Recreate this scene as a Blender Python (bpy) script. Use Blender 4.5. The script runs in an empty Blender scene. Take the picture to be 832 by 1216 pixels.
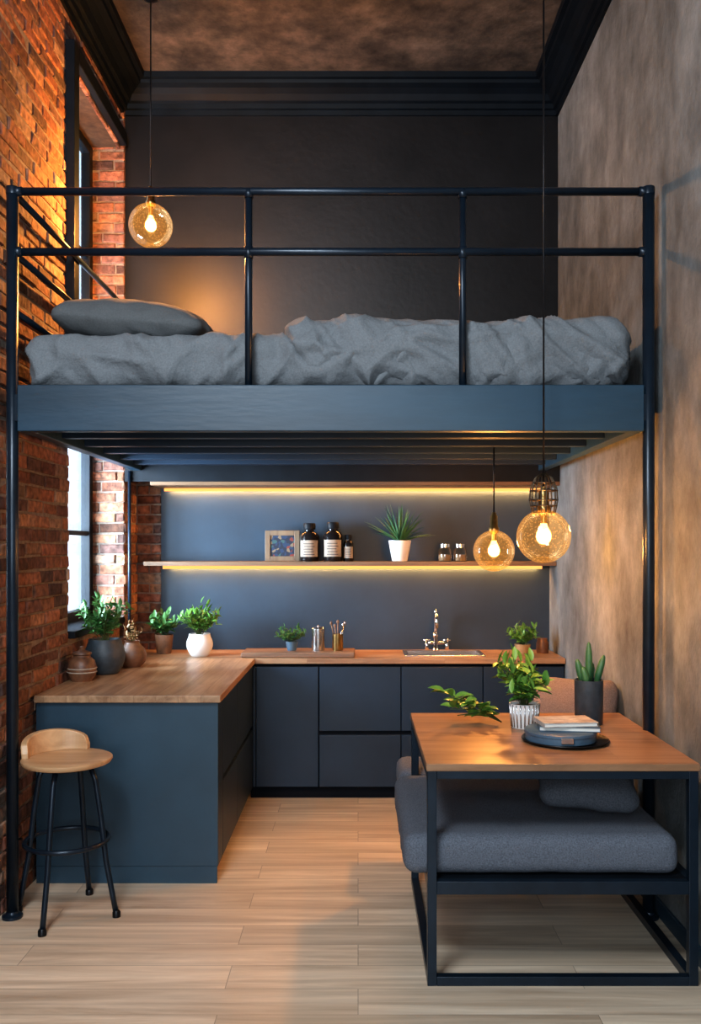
import bpy, bmesh, math, random
from mathutils import Vector, Matrix, Euler, noise
random.seed(7)
SC = bpy.context.scene
COL = SC.collection
R = random.uniform

# ------------------------------------------------------------------ materials
def nmat(name):
    m = bpy.data.materials.new(name); m.use_nodes = True
    nt = m.node_tree
    return m, nt, nt.nodes["Principled BSDF"]

def mat(name, c, rough=0.5, metal=0.0, var=0.15, vscale=6.0, bump=0.0, bscale=80.0, stretch=(1,1,1), c2=None, spec=0.5, rvar=0.0, detail=5, bump2=0.0, b2scale=20.0, big=0.0, bigscale=.8):
    m, nt, b = nmat(name)
    N, L = nt.nodes, nt.links
    tc = N.new("ShaderNodeTexCoord"); mp = N.new("ShaderNodeMapping")
    mp.inputs["Scale"].default_value = stretch
    L.new(tc.outputs["Object"], mp.inputs["Vector"])
    nz = N.new("ShaderNodeTexNoise"); nz.inputs["Scale"].default_value = vscale; nz.inputs["Detail"].default_value = detail
    nz.inputs["Roughness"].default_value = 0.6
    L.new(mp.outputs[0], nz.inputs["Vector"])
    rp = N.new("ShaderNodeValToRGB")
    rp.color_ramp.elements[0].position = 0.3; rp.color_ramp.elements[1].position = 0.7
    if c2 is None:
        ca = [x*(1-var) for x in c]; cb = [min(1, x*(1+var)) for x in c]
    else: ca, cb = c, c2
    rp.color_ramp.elements[0].color = (*ca, 1); rp.color_ramp.elements[1].color = (*cb, 1)
    L.new(nz.outputs["Fac"], rp.inputs[0])
    out = rp.outputs[0]
    if big > 0:
        n3 = N.new("ShaderNodeTexNoise"); n3.inputs["Scale"].default_value = bigscale; n3.inputs["Detail"].default_value = 8; n3.inputs["Roughness"].default_value = .7
        L.new(mp.outputs[0], n3.inputs["Vector"])
        mr3 = N.new("ShaderNodeMapRange"); mr3.inputs["From Min"].default_value = .35; mr3.inputs["From Max"].default_value = .65
        mr3.inputs["To Min"].default_value = 1-big; mr3.inputs["To Max"].default_value = 1+big
        L.new(n3.outputs["Fac"], mr3.inputs["Value"])
        sc = N.new("ShaderNodeVectorMath"); sc.operation = 'SCALE'; L.new(out, sc.inputs[0]); L.new(mr3.outputs[0], sc.inputs["Scale"]); out = sc.outputs[0]
    L.new(out, b.inputs["Base Color"])
    b.inputs["Roughness"].default_value = rough; b.inputs["Metallic"].default_value = metal
    b.inputs["Specular IOR Level"].default_value = spec
    last = None
    for (st, sc_, dist) in ((bump2, b2scale, .02), (bump, bscale, .01)):
        if st > 0:
            n2 = N.new("ShaderNodeTexNoise"); n2.inputs["Scale"].default_value = sc_; n2.inputs["Detail"].default_value = 4
            L.new(mp.outputs[0], n2.inputs["Vector"])
            bp = N.new("ShaderNodeBump"); bp.inputs["Strength"].default_value = st; bp.inputs["Distance"].default_value = dist
            L.new(n2.outputs["Fac"], bp.inputs["Height"])
            if last: L.new(last.outputs[0], bp.inputs["Normal"])
            last = bp
    if last: L.new(last.outputs[0], b.inputs["Normal"])
    return m

def wood(name, c1, c2, axis='x', rough=0.4, s=14.0, bump=0.08, planks=None):
    st = {'x': (0.08, 1, 1), 'y': (1, 0.08, 1), 'z': (1, 1, 0.08)}[axis]
    m, nt, b = nmat(name); N, L = nt.nodes, nt.links
    tc = N.new("ShaderNodeTexCoord"); mp = N.new("ShaderNodeMapping"); mp.inputs["Scale"].default_value = st
    L.new(tc.outputs["Object"], mp.inputs["Vector"])
    nz = N.new("ShaderNodeTexNoise"); nz.inputs["Scale"].default_value = s; nz.inputs["Detail"].default_value = 7
    nz.inputs["Roughness"].default_value = 0.65; nz.inputs["Distortion"].default_value = 0.6
    L.new(mp.outputs[0], nz.inputs["Vector"])
    rp = N.new("ShaderNodeValToRGB"); rp.color_ramp.elements[0].position = .32; rp.color_ramp.elements[1].position = .68
    rp.color_ramp.elements[0].color = (*c1, 1); rp.color_ramp.elements[1].color = (*c2, 1)
    L.new(nz.outputs["Fac"], rp.inputs[0])
    out = rp.outputs[0]
    if planks:
        m2 = N.new("ShaderNodeMapping")
        if axis == 'y': m2.inputs["Rotation"].default_value = (0, 0, math.pi/2)
        L.new(tc.outputs["Object"], m2.inputs["Vector"])
        br = N.new("ShaderNodeTexBrick"); br.inputs["Scale"].default_value = 1
        br.inputs["Brick Width"].default_value = planks[0]; br.inputs["Row Height"].default_value = planks[1]
        br.inputs["Mortar Size"].default_value = planks[2]; br.inputs["Mortar Smooth"].default_value = 0.3
        br.inputs["Color1"].default_value = (planks[3],)*3+(1,); br.inputs["Color2"].default_value = (planks[4],)*3+(1,)
        br.inputs["Mortar"].default_value = (planks[5],)*3+(1,)
        br.offset = 0.37; br.offset_frequency = 2
        L.new(m2.outputs[0], br.inputs["Vector"])
        mx = N.new("ShaderNodeMix"); mx.data_type = 'RGBA'; mx.blend_type = 'MULTIPLY'; mx.inputs[0].default_value = 1
        L.new(rp.outputs[0], mx.inputs[6]); L.new(br.outputs["Color"], mx.inputs[7])
        ad = N.new("ShaderNodeVectorMath"); ad.operation = 'MULTIPLY_ADD'
        L.new(br.outputs["Color"], ad.inputs[0]); ad.inputs[1].default_value = (7, 7, 7); L.new(mp.outputs[0], ad.inputs[2])
        L.new(ad.outputs[0], nz.inputs["Vector"])
        out = mx.outputs[2]
        if len(planks) > 6:
            wv = N.new("ShaderNodeTexWave"); wv.wave_type = 'BANDS'; wv.bands_direction = 'Y' if axis == 'x' else 'X'
            wv.inputs["Scale"].default_value = 5; wv.inputs["Distortion"].default_value = 14; wv.inputs["Detail"].default_value = 3; wv.inputs["Detail Scale"].default_value = 1.1
            L.new(ad.outputs[0], wv.inputs["Vector"])
            mr = N.new("ShaderNodeMapRange"); mr.inputs["To Min"].default_value = 1-planks[6]; mr.inputs["To Max"].default_value = 1.03
            L.new(wv.outputs["Fac"], mr.inputs["Value"])
            s2 = N.new("ShaderNodeVectorMath"); s2.operation = 'SCALE'; L.new(out, s2.inputs[0]); L.new(mr.outputs[0], s2.inputs["Scale"]); out = s2.outputs[0]
    L.new(out, b.inputs["Base Color"]); b.inputs["Roughness"].default_value = rough
    bp = N.new("ShaderNodeBump"); bp.inputs["Strength"].default_value = bump; bp.inputs["Distance"].default_value = 0.01
    L.new(nz.outputs["Fac"], bp.inputs["Height"]); L.new(bp.outputs[0], b.inputs["Normal"])
    return m

def emis(name, c, s):
    m = bpy.data.materials.new(name); m.use_nodes = True; nt = m.node_tree
    nt.nodes.clear(); e = nt.nodes.new("ShaderNodeEmission"); o = nt.nodes.new("ShaderNodeOutputMaterial")
    e.inputs[0].default_value = (*c, 1); e.inputs[1].default_value = s
    nt.links.new(e.outputs[0], o.inputs[0]); return m

def thin_glass(name, tint=(1,1,1), gl=0.12, em=None, ems=0.0, bscale=40):
    m = bpy.data.materials.new(name); m.use_nodes = True; nt = m.node_tree; N, L = nt.nodes, nt.links
    N.clear(); o = N.new("ShaderNodeOutputMaterial")
    t = N.new("ShaderNodeBsdfTransparent"); t.inputs[0].default_value = (*tint, 1)
    g = N.new("ShaderNodeBsdfGlossy"); g.inputs["Roughness"].default_value = 0.05; g.inputs["Color"].default_value = (1,1,1,1)
    lw = N.new("ShaderNodeLayerWeight"); lw.inputs[0].default_value = 0.25
    mr = N.new("ShaderNodeMapRange"); mr.inputs["To Min"].default_value = gl*0.4; mr.inputs["To Max"].default_value = min(1, gl*4)
    L.new(lw.outputs["Fresnel"], mr.inputs["Value"])
    mx = N.new("ShaderNodeMixShader"); L.new(mr.outputs[0], mx.inputs[0]); L.new(t.outputs[0], mx.inputs[1]); L.new(g.outputs[0], mx.inputs[2])
    last = mx
    if em:
        e = N.new("ShaderNodeEmission"); e.inputs[0].default_value = (*em, 1)
        tc = N.new("ShaderNodeTexCoord"); nz = N.new("ShaderNodeTexVoronoi"); nz.inputs["Scale"].default_value = bscale
        L.new(tc.outputs["Object"], nz.inputs["Vector"])
        m2 = N.new("ShaderNodeMapRange"); m2.inputs["From Min"].default_value = 0.0; m2.inputs["From Max"].default_value = 0.35
        m2.inputs["To Min"].default_value = ems*3.4; m2.inputs["To Max"].default_value = ems*0.6
        L.new(nz.outputs["Distance"], m2.inputs["Value"]); L.new(m2.outputs[0], e.inputs[1])
        a = N.new("ShaderNodeAddShader"); L.new(mx.outputs[0], a.inputs[0]); L.new(e.outputs[0], a.inputs[1]); last = a
    L.new(last.outputs[0], o.inputs[0]); return m

M = {}
M['navy'] = mat('navy_lacquer', (.025,.058,.088), .42, var=.14, vscale=3, bump=.03, bscale=60)
M['navy_dark'] = mat('navy_front', (.014,.029,.052), .42, var=.14, vscale=3, bump=.02, bscale=60, spec=.35)
M['frame'] = mat('painted_steel', (.010,.020,.033), .32, metal=.3, var=.2, vscale=10, bump=.04, bscale=50)
M['beam'] = mat('painted_beam', (.014,.043,.072), .42, var=.28, vscale=5, bump=.14, bscale=40, stretch=(.2,1,1))
M['black'] = mat('black_metal', (.012,.012,.014), .35, metal=.5, var=.2)
M['blackpaint'] = mat('black_paint', (.006,.009,.013), .5, var=.3, bump=.03, spec=.2)
M['cornice'] = mat('cornice_paint', (.004,.007,.011), .5, var=.3, bump=.03, spec=.15)
M['recess'] = mat('recess_black', (.004,.006,.010), .7, spec=.15)
M['backup'] = mat('charcoal_plaster', (.0075,.0075,.0085), .42, var=.4, vscale=2.5, bump=.10, bscale=24, spec=.34)
M['backlow'] = mat('slate_plaster', (.028,.048,.072), .55, var=.16, vscale=2, bump=.04, bscale=25, spec=.3)
M['ceil'] = mat('rust_plaster_ceiling', (.018,.014,.011), .85, vscale=7, c2=(.095,.070,.052), bump=.6, bscale=22, detail=14, big=.65, bigscale=1.9)
M['plaster'] = mat('raw_plaster', (.088,.098,.100), .85, vscale=5.5, c2=(.19,.21,.215), bump=.35, bscale=70, stretch=(1,1,.75), detail=15, bump2=.7, b2scale=9, big=.34, bigscale=1.6)
M['reveal'] = mat('reveal_plaster', (.06,.035,.02), .85, var=.4, vscale=14, bump=.3, bscale=30)
M['oak'] = wood('oak_worktop', (.25,.13,.065), (.52,.33,.19), 'x', .38, 16, planks=(.9,.11,.001,.82,1.0,.5))
M['oaky'] = wood('oak_worktop_long', (.25,.13,.065), (.52,.33,.19), 'y', .38, 16, planks=(.9,.11,.001,.82,1.0,.5))
M['tabletop'] = wood('table_wood', (.20,.105,.055), (.40,.235,.13), 'x', .35, 14, planks=(1.6,.16,.001,.84,1.0,.6))
M['shelfwood'] = wood('shelf_wood', (.10,.055,.03), (.20,.115,.06), 'x', .45)
M['stoolwood'] = wood('stool_wood', (.42,.24,.12), (.62,.40,.22), 'x', .4, 10)
M['board'] = wood('board_wood', (.14,.075,.045), (.26,.15,.09), 'x', .5, 18)
M['floor'] = wood('oak_floor', (.54,.41,.29), (.88,.74,.57), 'x', .34, 10, bump=.12, planks=(1.35,.19,.0018,.78,1.0,.45,.09))
M['fabric'] = mat('bed_linen', (.160,.176,.188), .9, var=.16, vscale=130, bump=.4, bscale=260, bump2=.45, b2scale=26)
M['pillowf'] = mat('pillow_linen', (.10,.108,.112), .9, var=.15, vscale=150, bump=.35, bscale=240, bump2=.3, b2scale=22)
M['seatf'] = mat('seat_fabric', (.108,.122,.148), .95, var=.4, vscale=190, bump=.5, bscale=220)
M['seatf2'] = mat('cushion_fabric', (.072,.080,.095), .95, var=.4, vscale=190, bump=.5, bscale=220)
M['taupe'] = mat('taupe_fabric', (.19,.145,.13), .95, var=.3, vscale=190, bump=.5, bscale=220)
M['mortar'] = mat('mortar', (.22,.185,.155), .95, var=.3, vscale=30, bump=.5, bscale=120)
M['steel'] = mat('brushed_steel', (.6,.6,.6), .25, metal=1, var=.08, vscale=8)
M['chrome'] = mat('chrome', (.8,.8,.8), .08, metal=1, var=.03)
M['brass'] = mat('aged_brass', (.40,.26,.10), .3, metal=1, var=.2, vscale=30)
M['darkbrass'] = mat('dark_bronze', (.10,.075,.05), .4, metal=.9, var=.2, vscale=30)
M['white'] = mat('white_ceramic', (.75,.74,.72), .3, var=.04)
M['darkpot'] = mat('dark_ceramic', (.036,.050,.062), .5, var=.3, vscale=20, bump=.1)
M['bluegrey'] = mat('bluegrey_ceramic', (.07,.12,.17), .4, var=.2, vscale=12)
M['terracotta'] = mat('brown_ceramic', (.22,.10,.05), .45, c2=(.08,.04,.025), vscale=18, bump=.15, bscale=60)
M['ochre'] = mat('ochre_pot', (.30,.19,.09), .6, var=.3, vscale=25)
M['soil'] = mat('soil', (.03,.02,.014), .95, var=.5, vscale=60, bump=.6)
M['leaf'] = mat('leaf_green', (.035,.13,.03), .45, c2=(.10,.24,.07), vscale=14)
M['leafl'] = mat('leaf_light_green', (.06,.19,.03), .42, c2=(.17,.35,.07), vscale=14)
M['leafd'] = mat('leaf_dark_green', (.02,.09,.04), .42, c2=(.07,.18,.07), vscale=14)
M['stem'] = mat('stem', (.06,.09,.03), .6)
M['glassy'] = thin_glass('clear_glass', (.93,.96,.96), .18)
M['window'] = thin_glass('window_glass', (.95,.98,1), .10)
M['amber'] = thin_glass('seeded_amber_glass', (1,.88,.66), .10, em=(1,.45,.10), ems=.20, bscale=80)
M['amberjar'] = mat('dark_bottle_glass', (.012,.010,.010), .12, var=.2)
M['label'] = mat('paper_label', (.34,.28,.22), .8, var=.15, vscale=40)
M['ink'] = mat('label_ink', (.05,.04,.04), .8)
M['filament'] = emis('filament_glow', (1,.75,.38), 45)
M['led'] = emis('led_strip', (1,.40,.11), 1.6)
M['paper'] = mat('book_pages', (.70,.68,.62), .8, var=.08, vscale=4, stretch=(1,1,60))
M['cover'] = mat('book_cover', (.62,.58,.52), .4, c2=(.25,.20,.18), vscale=22)
M['cover2'] = mat('blue_book_cover', (.05,.08,.11), .4, var=.3, vscale=10)
M['framewood'] = wood('frame_wood', (.12,.075,.045), (.22,.15,.09), 'z', .5)
def bulbmat():
    m = bpy.data.materials.new('bulb_glass'); m.use_nodes = True; nt = m.node_tree; N, L = nt.nodes, nt.links
    N.clear(); o = N.new("ShaderNodeOutputMaterial"); t = N.new("ShaderNodeBsdfTransparent"); e = N.new("ShaderNodeEmission")
    e.inputs[0].default_value = (1,.56,.18,1); e.inputs[1].default_value = 2.6
    a = N.new("ShaderNodeAddShader"); L.new(t.outputs[0], a.inputs[0]); L.new(e.outputs[0], a.inputs[1]); L.new(a.outputs[0], o.inputs[0]); return m
M['bulb'] = bulbmat()
def brickmat():
    m, nt, b = nmat('red_brick'); N, L = nt.nodes, nt.links
    at = N.new("ShaderNodeAttribute"); at.attribute_name = "Col"
    tc = N.new("ShaderNodeTexCoord"); nz = N.new("ShaderNodeTexNoise"); nz.inputs["Scale"].default_value = 28; nz.inputs["Detail"].default_value = 8
    L.new(tc.outputs["Object"], nz.inputs["Vector"])
    mr = N.new("ShaderNodeMapRange"); mr.inputs["From Min"].default_value = .3; mr.inputs["From Max"].default_value = .7; mr.inputs["To Min"].default_value = .40; mr.inputs["To Max"].default_value = 1.35
    L.new(nz.outputs["Fac"], mr.inputs["Value"])
    mx = N.new("ShaderNodeVectorMath"); mx.operation = 'SCALE'; L.new(at.outputs["Color"], mx.inputs[0]); L.new(mr.outputs[0], mx.inputs["Scale"])
    L.new(mx.outputs[0], b.inputs["Base Color"]); b.inputs["Roughness"].default_value = .85
    bp = N.new("ShaderNodeBump"); bp.inputs["Strength"].default_value = .8; bp.inputs["Distance"].default_value = .014
    L.new(nz.outputs["Fac"], bp.inputs["Height"]); L.new(bp.outputs[0], b.inputs["Normal"])
    return m
M['brick'] = brickmat()

# ------------------------------------------------------------------ geometry helpers
def mk(name, verts, faces, m, smooth=False):
    me = bpy.data.meshes.new(name); me.from_pydata([tuple(v) for v in verts], [], faces); me.update()
    if m: me.materials.append(M[m] if isinstance(m, str) else m)
    if smooth:
        for p in me.polygons: p.use_smooth = True
    o = bpy.data.objects.new(name, me); COL.objects.link(o); return o

def fixn(o):
    bm = bmesh.new(); bm.from_mesh(o.data); bmesh.ops.recalc_face_normals(bm, faces=bm.faces); bm.to_mesh(o.data); bm.free(); return o

def box(name, x0,x1,y0,y1,z0,z1, m, bev=0.0, rot=None):
    bm = bmesh.new(); bmesh.ops.create_cube(bm, size=1)
    for v in bm.verts:
        v.co = Vector(((x0+x1)/2 + v.co.x*(x1-x0), (y0+y1)/2 + v.co.y*(y1-y0), (z0+z1)/2 + v.co.z*(z1-z0)))
    if bev > 0: bmesh.ops.bevel(bm, geom=list(bm.edges), offset=bev, segments=2, affect='EDGES', profile=.5)
    if rot:
        c = Vector(((x0+x1)/2,(y0+y1)/2,z0)); bmesh.ops.rotate(bm, cent=c, matrix=rot.to_matrix(), verts=bm.verts)
    me = bpy.data.meshes.new(name); bm.to_mesh(me); bm.free()
    me.materials.append(M[m]); o = bpy.data.objects.new(name, me); COL.objects.link(o); return o

def tube(name, pts, r, m, seg=12, closed=False):
    pts = [Vector(p) for p in pts]; n = len(pts)
    rs = r if isinstance(r, (list, tuple)) else [r]*n
    V, F = [], []; prev = None
    for i, p in enumerate(pts):
        if closed: t = (pts[(i+1)%n]-pts[i-1]).normalized()
        else:
            a = pts[max(0,i-1)]; b = pts[min(n-1,i+1)]; t = (b-a).normalized()
        if prev is None:
            up = Vector((0,0,1)) if abs(t.z) < .9 else Vector((1,0,0))
            nx = t.cross(up).normalized()
        else:
            nx = (prev - t*prev.dot(t)).normalized()
        prev = nx; ny = t.cross(nx)
        for k in range(seg):
            a = 2*math.pi*k/seg; V.append(p + (nx*math.cos(a)+ny*math.sin(a))*rs[i])
    rng = n if closed else n-1
    for i in range(rng):
        for k in range(seg):
            a = i*seg+k; b = i*seg+(k+1)%seg; j = ((i+1)%n)*seg
            F.append((a, b, j+(k+1)%seg, j+k))
    if not closed:
        F.append(tuple(range(seg))[::-1]); F.append(tuple((n-1)*seg+k for k in range(seg)))
    o = mk(name, V, F, m, True)
    for p in o.data.polygons:
        if len(p.vertices) > 4: p.use_smooth = False
    return fixn(o)

def lathe(name, prof, c, m, seg=40, a0=0, a1=2*math.pi, smooth=True):
    c = Vector(c); V, F = [], []; full = abs(a1-a0-2*math.pi) < 1e-6; n = seg if full else seg+1
    for r, z in prof:
        for k in range(n):
            a = a0+(a1-a0)*k/seg; V.append(c+Vector((r*math.cos(a), r*math.sin(a), z)))
    for i in range(len(prof)-1):
        for k in range(seg):
            k2 = (k+1) % n
            F.append((i*n+k, i*n+k2, (i+1)*n+k2, (i+1)*n+k))
    o = mk(name, V, F, m, smooth)
    if smooth:
        try:
            mod = o.modifiers.new("es", "EDGE_SPLIT"); mod.split_angle = math.radians(40)
        except Exception: pass
    return fixn(o)

def sphere(name, c, r, m, sc=(1,1,1), seg=32):
    prof = [(max(1e-4, r*math.sin(math.pi*i/20))*sc[0], -r*math.cos(math.pi*i/20)*sc[2]) for i in range(21)]
    return lathe(name, prof, c, m, seg)

def group(name, parts):
    e = bpy.data.objects.new(name, None); e.empty_display_size = .1; COL.objects.link(e)
    xs = []
    for o in parts:
        for v in o.data.vertices: xs.append(v.co)
        if len(xs) > 4000: xs = xs[::5]
    mn = Vector((min(v.x for v in xs), min(v.y for v in xs), min(v.z for v in xs))); mx = Vector((max(v.x for v in xs), max(v.y for v in xs), max(v.z for v in xs)))
    e.location = ((mn.x+mx.x)/2, (mn.y+mx.y)/2, mn.z)
    for o in parts:
        o.parent = e; o.matrix_parent_inverse = Matrix.Translation(e.location).inverted()
    return e

def softbox(name, x0,x1,y0,y1,z0,z1, r, m, step=.03, disp=None, rot=None, puff=0.0):
    c = Vector(((x0+x1)/2,(y0+y1)/2,(z0+z1)/2)); h = Vector(((x1-x0)/2,(y1-y0)/2,(z1-z0)/2))
    nx, ny, nz = [max(4, int(2*a/step)) for a in h]
    idx = {}; V = []; F = []
    def vid(i,j,k):
        key = (i,j,k)
        if key not in idx:
            idx[key] = len(V); V.append(Vector((-h.x+2*h.x*i/nx, -h.y+2*h.y*j/ny, -h.z+2*h.z*k/nz)))
        return idx[key]
    for i in range(nx):
        for j in range(ny):
            for k in (0,nz): F.append((vid(i,j,k),vid(i+1,j,k),vid(i+1,j+1,k),vid(i,j+1,k)))
    for i in range(nx):
        for k in range(nz):
            for j in (0,ny): F.append((vid(i,j,k),vid(i+1,j,k),vid(i+1,j,k+1),vid(i,j,k+1)))
    for j in range(ny):
        for k in range(nz):
            for i in (0,nx): F.append((vid(i,j,k),vid(i,j+1,k),vid(i,j+1,k+1),vid(i,j,k+1)))
    out = []
    rr = Vector((min(r, h.x*.98), min(r,h.y*.98), min(r,h.z*.98)))
    for p in V:
        q = Vector([max(-h[a]+rr[a], min(h[a]-rr[a], p[a])) for a in range(3)])
        d = Vector([(p[a]-q[a])/rr[a] for a in range(3)])
        if d.length > 1e-6:
            mxc = max(abs(d[0]),abs(d[1]),abs(d[2])); dn = d.normalized()*mxc
            nrm = d.normalized(); pp = Vector([q[a]+dn[a]*rr[a] for a in range(3)])
        else: pp = p.copy(); nrm = Vector((0,0,1))
        if puff:
            u = pp.x/h.x; v = pp.y/h.y
            f = max(0,(1-abs(u)**2.6))*max(0,(1-abs(v)**2.6))
            pp.z *= (1-puff)+puff*f**.5
            s = 1+.05*(abs(u*v))
            pp.x *= s; pp.y *= s
        w = pp + c
        if disp: w = w + disp(w, nrm)
        out.append(w)
    if rot is not None:
        Rm = rot.to_matrix(); out = [c + Rm@(w-c) for w in out]
    o = mk(name, out, F, m, True); return fixn(o)

PAL = [(.30,.12,.07),(.24,.095,.06),(.36,.165,.09),(.20,.095,.07),(.32,.14,.08),(.15,.08,.065),(.38,.20,.12),(.27,.115,.065),(.36,.23,.16)]
def bricks(name, org, U, Nn, u0,u1,z0,z1, holes=()):
    org, U, Nn = Vector(org), Vector(U), Vector(Nn); Z = Vector((0,0,1)); V, F, C = [], [], []
    rh, bl, g = .070, .215, .007; row = 0; z = z0
    while z < z1-.01:
        zt = min(z+rh, z1)
        iv = [(u0,u1)]
        for (a,b,c,d) in holes:
            if z+rh*.5 > c and z+rh*.5 < d:
                new = []
                for (p,q) in iv:
                    if b <= p or a >= q: new.append((p,q))
                    else:
                        if a > p: new.append((p,a))
                        if b < q: new.append((b,q))
                iv = new
        u = u0 - (bl*.5 if row % 2 else 0) - R(0,.02)
        while u < u1:
            L_ = bl*R(.92,1.06)
            for (p,q) in iv:
                a, b = max(u,p), min(u+L_,q)
                if b-a > .02:
                    col = random.choice(PAL); k = R(.55,1.1); 
                    if random.random() < .08: k *= .5
                    dd = R(.004,.017); ja = [R(-.004,.004) for _ in range(8)]
                    base = len(V); ga = g
                    a2, b2, c2, d2 = a+ga*.6, b-ga*.6, z+g+R(-.002,.002), zt-g*.6+R(-.002,.002)
                    t1, t2 = R(-.003,.003), R(-.003,.003)
                    ring = [(a2,c2+t1),(b2,c2+t2),(b2,d2+t2),(a2,d2+t1)]
                    ch = R(.004,.008)
                    ins = [(a2+ch,c2+ch+t1),(b2-ch,c2+ch+t2),(b2-ch,d2-ch+t2),(a2+ch,d2-ch+t1)]
                    for (uu,zz) in ring: V.append(org+U*uu+Z*zz-Nn*.01)
                    for (uu,zz) in ring: V.append(org+U*uu+Z*zz+Nn*(dd-ch*.8))
                    for n_,(uu,zz) in enumerate(ins): V.append(org+U*uu+Z*zz+Nn*(dd+ja[n_]*.7))
                    for s in range(4):
                        s2 = (s+1)%4
                        F.append((base+s,base+s2,base+4+s2,base+4+s)); F.append((base+4+s,base+4+s2,base+8+s2,base+8+s))
                    F.append((base+8,base+9,base+10,base+11))
                    C += [(col[0]*k,col[1]*k,col[2]*k,1)]*12
            u += L_
        z += rh; row += 1
    o = mk(name, V, F, 'brick'); fixn(o)
    ca = o.data.color_attributes.new("Col", 'FLOAT_COLOR', 'POINT')
    for i, c in enumerate(C): ca.data[i].color = c
    return o

# ------------------------------------------------------------------ room
XR = 1.36; XL = -1.60; ZC = 4.80
box('floor', -1.9, XR+.2, -.6, 6.6, -.1, 0, 'floor')
box('ceiling', -1.9, XR+.2, -.6, 6.6, ZC, ZC+.1, 'ceil')
box('wall_right', XR, XR+.2, -.6, 6.6, 0, ZC, 'plaster')
hole = (5.05,6.15,1.15,4.37)
wl = [bricks('brick_courses', (XL-.012,0,0), (0,1,0), (1,0,0), -.6, 6.15, 0, ZC, [hole]),
      box('mortar_bed_1', XL-.25, XL-.009, -.6, 5.05, 0, ZC, 'mortar'),
      box('mortar_bed_2', XL-.25, XL-.009, 5.05, 6.15, 0, 1.15, 'mortar'),
      box('mortar_bed_3', XL-.25, XL-.009, 5.05, 6.15, 4.37, ZC, 'mortar'),
      box('lintel_lining', XL-.245, XL-.002, 5.05, 6.14, 4.352, 4.372, 'reveal')]
group('wall_left', wl)
group('wall_pier', [box('pier_core', XL-.25, -1.585, 6.163, 6.6, 0, ZC, 'mortar'),
      bricks('pier_bricks', (0,6.165,0), (1,0,0), (0,-1,0), XL-.24, -1.575, 0, ZC),
      bricks('pier_side_bricks', (-1.585,0,0), (0,1,0), (1,0,0), 6.155, 6.5, 0, 2.2)])
box('wall_back', -1.585, XR, 6.20, 6.6, 2.25, ZC, 'backup')
box('wall_back_lower', -1.40, XR, 6.48, 6.6, 0, 2.25, 'backlow')
group('wall_back_brick', [box('patch_core', -1.585, -1.40, 6.50, 6.6, 0, 2.25, 'mortar'),
      bricks('patch_bricks', (0,6.50,0), (1,0,0), (0,-1,0), -1.575, -1.40, 0, 2.2)])
def cornice(name, p0, p1, inward, m='cornice'):
    prof = [(0,-.21),(.018,-.21),(.022,-.18),(.040,-.175),(.045,-.145),(.065,-.135),(.085,-.10),(.12,-.075),(.155,-.06),(.16,-.04),(.185,-.035),(.19,0),(0,0)]
    p0, p1, n = Vector(p0), Vector(p1), Vector(inward); V, F = [], []; k = len(prof)
    for P in (p0, p1):
        for (a,b) in prof: V.append(P+n*a+Vector((0,0,b)))
    for i in range(k): F.append((i,(i+1)%k,k+(i+1)%k,k+i))
    F.append(tuple(range(k))); F.append(tuple(range(k,2*k)))
    return fixn(mk(name, V, F, m))
cornice('trim_1', (-1.585,6.2,ZC), (XR,6.2,ZC), (0,-1,0))
cornice('trim_2', (XL,-.6,ZC), (XL,6.2,ZC), (1,0,0))
cornice('trim_3', (XR,-.6,ZC), (XR,6.2,ZC), (-1,0,0))
box('baseboard_right', XR-.015, XR, -.6, 5.95, 0, .075, 'navy', .003)
wx = XL-.22
wp = [box('jamb_near', wx-.03, wx+.03, 5.05, 5.11, 1.15, 4.35, 'blackpaint', .004),
      box('jamb_far', wx-.03, wx+.03, 6.085, 6.15, 1.15, 4.35, 'blackpaint', .004),
      box('head', wx-.03, wx+.03, 5.11, 6.085, 4.29, 4.35, 'blackpaint', .004),
      box('sill_rail', wx-.03, wx+.03, 5.11, 6.085, 1.19, 1.25, 'blackpaint', .004),
      box('mullion', wx-.025, wx+.025, 5.60, 5.64, 1.25, 4.29, 'blackpaint', .003),
      box('glass', wx-.004, wx+.004, 5.11, 6.085, 1.25, 4.29, 'window')]
for i, z in enumerate((1.75, 2.9, 3.6)):
    wp.append(box('glazing_bar_%d' % (i+1), wx-.018, wx+.018, 5.11, 6.085, z-.015, z+.015, 'blackpaint', .003))
wp.append(box('sill', wx-.03, XL+.03, 5.06, 6.14, 1.15, 1.19, 'blackpaint', .004))
wp.append(box('casing', XL-.02, XL+.045, 5.0, 5.09, 2.42, 4.45, 'blackpaint', .006))
wp.append(box('casing_head', XL-.001, XL+.045, 5.09, 6.14, 4.36, 4.45, 'blackpaint', .006))
group('window_1', wp)

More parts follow.
